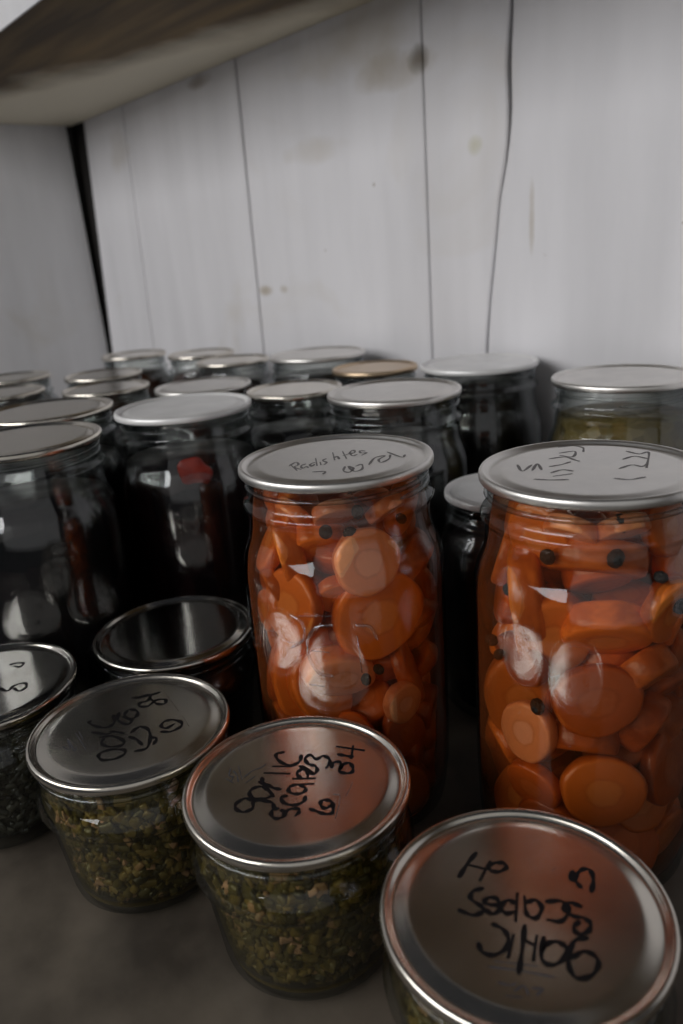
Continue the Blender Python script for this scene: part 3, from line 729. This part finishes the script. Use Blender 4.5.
lettered(XD, YD, 'D', TIN_SHINY, 'half pint jar cut by the left edge, dark shiny lid with faint writing')
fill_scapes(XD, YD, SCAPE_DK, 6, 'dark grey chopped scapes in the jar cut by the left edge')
XE, YE = -0.3612, 0.1697
jar('half', XE, YE, 0.0433, TIN_SHINY, 'half pint jar with a dark mirror-like blank lid behind the front row', G1)
fill_dark('half', XE, YE, 0.060, BLACKB, 'near black preserve in the jar with the blank mirror-like lid')

# ------------------------------------------------------------------ the two carrot jars
X1, Y1 = -0.2626, 0.2118
r1, g1, l1 = lettered(X1, Y1, 'c1', TIN_DULL, 'tall jar of orange carrot slices left of the other, lid marked Radishes', 0.0011, INK_FAINT, 'quart')
refl_marks = [[(-70.7, 0.119), (-63.4, 0.1157), (-63.7, 0.108), (-71.8, 0.1031)], [(-46.6, 0.1156), (-55.4, 0.1146), (-61.2, 0.1083), (-61.1, 0.0997), (-56.7, 0.0931), (-48.9, 0.0916)],
       [(-59.7, 0.1033), (-49.8, 0.1029)], [(-35.4, 0.115), (-27.9, 0.1133), (-24.4, 0.1068)], [(-34.9, 0.1099), (-33.8, 0.0926)], [(-62.7, 0.0868), (-54.4, 0.0865)], [(-65.1, 0.1189), (-47.2, 0.1198)]]
bm = bmesh.new()  # raised glass strokes; the loops stand in for lid reflections
for st in refl_marks:
    tube(bm, [(0.0461 * math.cos(rad(p.x)), 0.0461 * math.sin(rad(p.x)), p.y) for p in smooth_path(st, 6)], 0.0007, 8)
mesh_obj('raised_reflection_marks', bm, RAISED_REFLECTION, g1)

S, K = 'slice', 'chunk'
fill_carrots(X1, Y1, [
    (-24, 0.1384, 0.0147, -6, 4, 0, S, PEACH, 1.0, 0.0, 'large pale peach carrot slice facing out at upper centre of the left carrot jar'),
    (-14, 0.1105, 0.0215, 4, -4, 0, S, CARROT, 1.0, 0.0062, 'largest deep orange carrot slice at the middle of the left carrot jar'),
    (-8, 0.0701, 0.0095, 0, 5, 0, S, PEACH, 1.0, 0.0, 'smallest pale carrot slice low on the right of the left carrot jar'),
    (-86, 0.1400, 0.0120, 10, -35, 0, K, CARROT, 1.3, 0.0, 'upright orange carrot piece at upper left of the left carrot jar'),
    (-62, 0.1450, 0.0120, 40, 25, 0, K, CARROT, 0.9, 0.0, 'orange carrot chunk below the neck at left of the left carrot jar'),
    (-78, 0.1180, 0.0165, -10, -8, 0, S, CARROT, 1.0, 0.0, 'orange carrot slice with a pale rim at left of the left carrot jar'),
    (-42, 0.1225, 0.0120, 30, 10, 0, S, CARROT, 0.9, 0.006, 'orange carrot slice between the pale rimmed one and the large pair'),
    (-88, 0.0780, 0.0190, 8, 62, 0, K, CARROT, 1.5, 0.0, 'long orange carrot stick standing at lower left of the left carrot jar'),
    (-70, 0.0740, 0.0130, -14, 55, 20, K, CARROT, 1.5, 0.0, 'slanting orange carrot stick at the foot of the left carrot jar'),
    (-50, 0.0850, 0.0125, 25, 30, 60, K, PEACH, 1.5, 0.0, 'peach carrot piece slanting down under the raised reflection marks'),
    (14, 0.0760, 0.0130, -20, 30, 0, S, CARROT_DEEP, 1.2, 0.002, 'dark orange carrot slice at lower right of the left carrot jar'),
    (26, 0.1280, 0.0120, 40, 10, 0, K, CARROT_DEEP, 1.1, 0.0, 'dark orange carrot chunk at upper right of the left carrot jar'),
    (30, 0.1000, 0.0130, 40, -10, 0, K, CARROT_DEEP, 1.0, 0.0, 'dark orange carrot chunk at middle right of the left carrot jar'),
    (-44, 0.1585, 0.0095, 50, 20, 0, S, PEACH, 1.0, 0.0, 'peach carrot slice up in the neck of the left carrot jar'),
    (-78, 0.1580, 0.0085, 40, -20, 0, S, PEACH, 1.0, 0.0, 'small peach carrot slice in the neck, at left, of the left carrot jar'),
    (0, 0.1570, 0.0090, 50, 10, 0, S, PEACH, 1.0, 0.0, 'small peach carrot slice in the neck, at right, of the left carrot jar'),
], 'left', -39)
for a, z in ((-27, 0.1600), (-49, 0.1529), (-33, 0.1512), (6, 0.1526), (43, 0.1037), (-23, 0.0901), (-31, 0.0864), (-121, 0.0967)):
    rr = 0.0415 if z < 0.145 else (0.0352 if z > 0.155 else 0.0362)
    peppercorn(X1 + rr * math.cos(rad(a)), Y1 + rr * math.sin(rad(a)), z, 'left')
liquid('quart', X1, Y1, 0.164, BRINE, 'clear orange tinted brine filling the left carrot jar to the neck')

X2, Y2 = -0.1649, 0.2596
lettered(X2, Y2, 'c2', TIN_DULL, 'tall carrot slice jar at the right edge, pale lid with two faded columns of writing', 0.0012, INK_FAINT, 'quart')
fill_carrots(X2, Y2, [
    (-51, 0.1440, 0.0190, 62, -14, 0, K, CARROT, 1.0, 0.0, 'broad flat orange carrot slice slanting below the neck of the right carrot jar'),
    (-44, 0.1205, 0.0170, 42, -8, 15, K, CARROT, 0.9, 0.0, 'thick orange carrot chunk at the middle of the right carrot jar'),
    (-51, 0.0944, 0.0170, -12, 5, 10, S, CARROT_DEEP, 0.82, 0.0, 'deep orange oval carrot slice with a ringed core in the right carrot jar'),
    (-90, 0.0749, 0.0130, -8, -5, 30, S, PEACH, 0.95, 0.0, 'pale peach carrot slice at lower left of the right carrot jar'),
    (-46, 0.0544, 0.0165, -14, 0, 0, S, CARROT, 0.85, 0.0, 'wide orange carrot slice low down in the right carrot jar'),
    (-87, 0.0500, 0.0125, 10, 0, 0, S, CARROT_DEEP, 0.85, 0.002, 'dark orange carrot slice beside the base of the right carrot jar'),
    (-59, 0.0719, 0.0140, 55, 0, 0, K, CARROT_DEEP, 0.9, 0.003, 'dark orange carrot chunk lying between the two ringed ones in the right carrot jar'),
    (-108, 0.1270, 0.0190, 8, -38, 0, K, CARROT, 1.15, 0.0, 'large orange carrot piece standing at upper left of the right carrot jar'),
    (-83, 0.1160, 0.0150, 12, 34, 0, K, CARROT, 1.25, 0.001, 'upright orange carrot piece under the window glint of the right carrot jar'),
    (-12, 0.1288, 0.0130, 10, 6, 0, S, CARROT, 1.0, 0.0, 'orange carrot slice facing out at the right edge of the right carrot jar'),
    (-16, 0.1020, 0.0120, 38, 10, 0, K, CARROT, 1.0, 0.0, 'orange carrot chunk under the right hand slice of the right carrot jar'),
    (-12, 0.0777, 0.0130, 30, 30, 0, K, CARROT_DEEP, 1.0, 0.0, 'dark red carrot chunk low at right of the right carrot jar'),
    (-118, 0.0800, 0.0160, 5, 60, 0, K, CARROT, 1.3, 0.0, 'narrow orange carrot stick at the left side of the right carrot jar'),
    (-70, 0.1590, 0.0100, 50, -10, 0, S, PEACH, 1.0, 0.0, 'peach carrot slice in the neck at left of the right carrot jar'),
    (-36, 0.1600, 0.0100, 55, 10, 0, S, PEACH, 1.0, 0.0, 'peach carrot slice in the neck at middle of the right carrot jar'),
], 'right', -57)
for a, z in ((-81, 0.1500), (-43, 0.1512), (-119, 0.1072), (-82, 0.0897), (-9, 0.1312), (-40, 0.1640), (-101, 0.1346), (-110, 0.1040), (-22, 0.1445)):
    rr = 0.0418 if z < 0.145 else (0.0350 if z > 0.155 else 0.0362)
    peppercorn(X2 + rr * math.cos(rad(a)), Y2 + rr * math.sin(rad(a)), z, 'right')
liquid('quart', X2, Y2, 0.164, BRINE, 'clear orange tinted brine filling the right carrot jar to the neck')

# ------------------------------------------------------------------ the jars behind
# kind, x, y, lid radius, lid, fill top, fill, label, fill label
BACK = [
 ('quart', -0.4458, 0.1366, 0.0433, TIN, 0.140, BLACKB, 'tall dark jar nearest the left edge, behind the small shiny lidded jars', 'near black preserve in the nearest tall jar at left'),
 ('quart', -0.4469, 0.2396, 0.0433, TIN_WHITE, 0.143, BEET, 'tall dark jar with a bright white lid, left of the carrot jars', 'dark red preserve in the jar with the bright white lid'),
 ('quart', -0.3600, 0.3420, 0.0425, TIN_DULL, 0.142, BLACKB, 'tall dark jar directly behind the left carrot jar, pale flat lid', 'near black preserve in the jar behind the left carrot jar'),
 ('regular', -0.4534, 0.3330, 0.0345, TIN, 0.140, BLACKB, 'dark jar between the white lidded jar and the pale lidded one behind the carrots', 'near black preserve in the jar right behind the white lidded jar'),
 ('quart', -0.2624, 0.4453, 0.0433, TIN_DULL, 0.150, OLIVE, 'tall jar of olive yellow relish against the wall at right', 'olive yellow relish in the jar at right by the wall'),
 ('quart', -0.3852, 0.4540, 0.0433, TIN_WHITE, 0.160, BLACKB, 'tall dark jar touching the wall below the wavy crack, white lid', 'near black preserve in the jar below the wavy crack'),
 ('quart', -0.5609, 0.4408, 0.0433, TIN_DULL, 0.155, BLACKB, 'dark jar against the wall, its pale lid left of the gold lid', 'near black preserve in the wall jar left of the gold lid'),
 ('regular', -0.4716, 0.4282, 0.0345, TIN_GOLD, 0.150, PLUM, 'jar by the wall with a gold coloured lid', 'dark brown preserve in the gold lidded jar'),
 ('regular', -0.8088, 0.3829, 0.0345, TIN, 0.150, PLUM, 'farthest jar in the back corner by the dark wall gap', 'dark red preserve in the farthest jar in the corner'),
 ('regular', -0.7291, 0.4199, 0.0345, TIN, 0.150, PLUM, 'jar by the wall, second from the back corner', 'dark brown preserve in the second jar from the corner'),
 ('regular', -0.6429, 0.4031, 0.0345, TIN, 0.150, PLUM, 'jar by the wall under the thin upright seam, third from the corner', 'dark brown preserve in the third jar from the corner'),
 ('regular', -0.6920, 0.2951, 0.0345, TIN, 0.148, PLUM, 'jar in the second row, in front of the farthest corner jar', 'dark red preserve in the second row jar before the corner'),
 ('regular', -0.5371, 0.3074, 0.0372, TIN_DULL, 0.140, BLACKB, 'jar with a pale dull lid showing just above the bright white lid', 'near black preserve in the jar just behind the white lid'),
 ('regular', -0.6820, 0.2006, 0.0345, TIN, 0.148, PLUM, 'jar cut by the left edge with a bright glint on its lid, middle of three', 'dark preserve in the glinting jar at the left edge'),
 ('regular', -0.7724, 0.2400, 0.0345, TIN, 0.148, PLUM, 'jar at the left edge, farthest back along the left wall', 'dark preserve in the farthest jar at the left edge'),
 ('quart', -0.5270, 0.1814, 0.0433, TIN, 0.140, BLACKB, 'tall dark jar directly behind the nearest tall one at left', 'near black preserve in the second tall jar at left'),
 ('regular', -0.6110, 0.2609, 0.0345, TIN, 0.140, BLACKB, 'jar half hidden behind the left side of the white lid', 'near black preserve in the half hidden jar left of the white lid'),
 ('pint', -0.2636, 0.3324, 0.0345, TIN_WHITE, 0.100, BLACKB, 'lower jar with a small pale lid between the two carrot jars', 'near black preserve in the low jar between the carrot jars'),
]
for i, (kind, x, y, R, lm, zt, fm, lab, flab) in enumerate(BACK):
    jar(kind, x, y, R, lm, lab, G2, rz=i * 1.3)
    fill_dark(kind, x, y, zt, fm, flab)

# a red piece shows through the glass of the white-lidded jar
bm = bmesh.new()
for zz in (0,):
    lathe(bm, [(0, -0.0012), (0.0085, -0.0012), (0.0098, -0.0006), (0.0100, 0.0004), (0.0090, 0.0012), (0, 0.0013)], 24, wob=lambda a, z: 0.0012 * math.sin(2 * a) + 0.0007 * math.sin(5 * a))
o = mesh_obj('pepper_piece', bm, RED)
a = rad(-26)
o.matrix_world = Matrix.Translation((-0.4469 + 0.0412 * math.cos(a), 0.2396 + 0.0412 * math.sin(a), 0.1405)) @ Matrix.Rotation(a, 4, 'Z') @ Matrix.Rotation(PI / 2, 4, 'Y')
tag(o, 'dull red piece of pepper pressed to the glass of the white lidded jar', 'pepper')
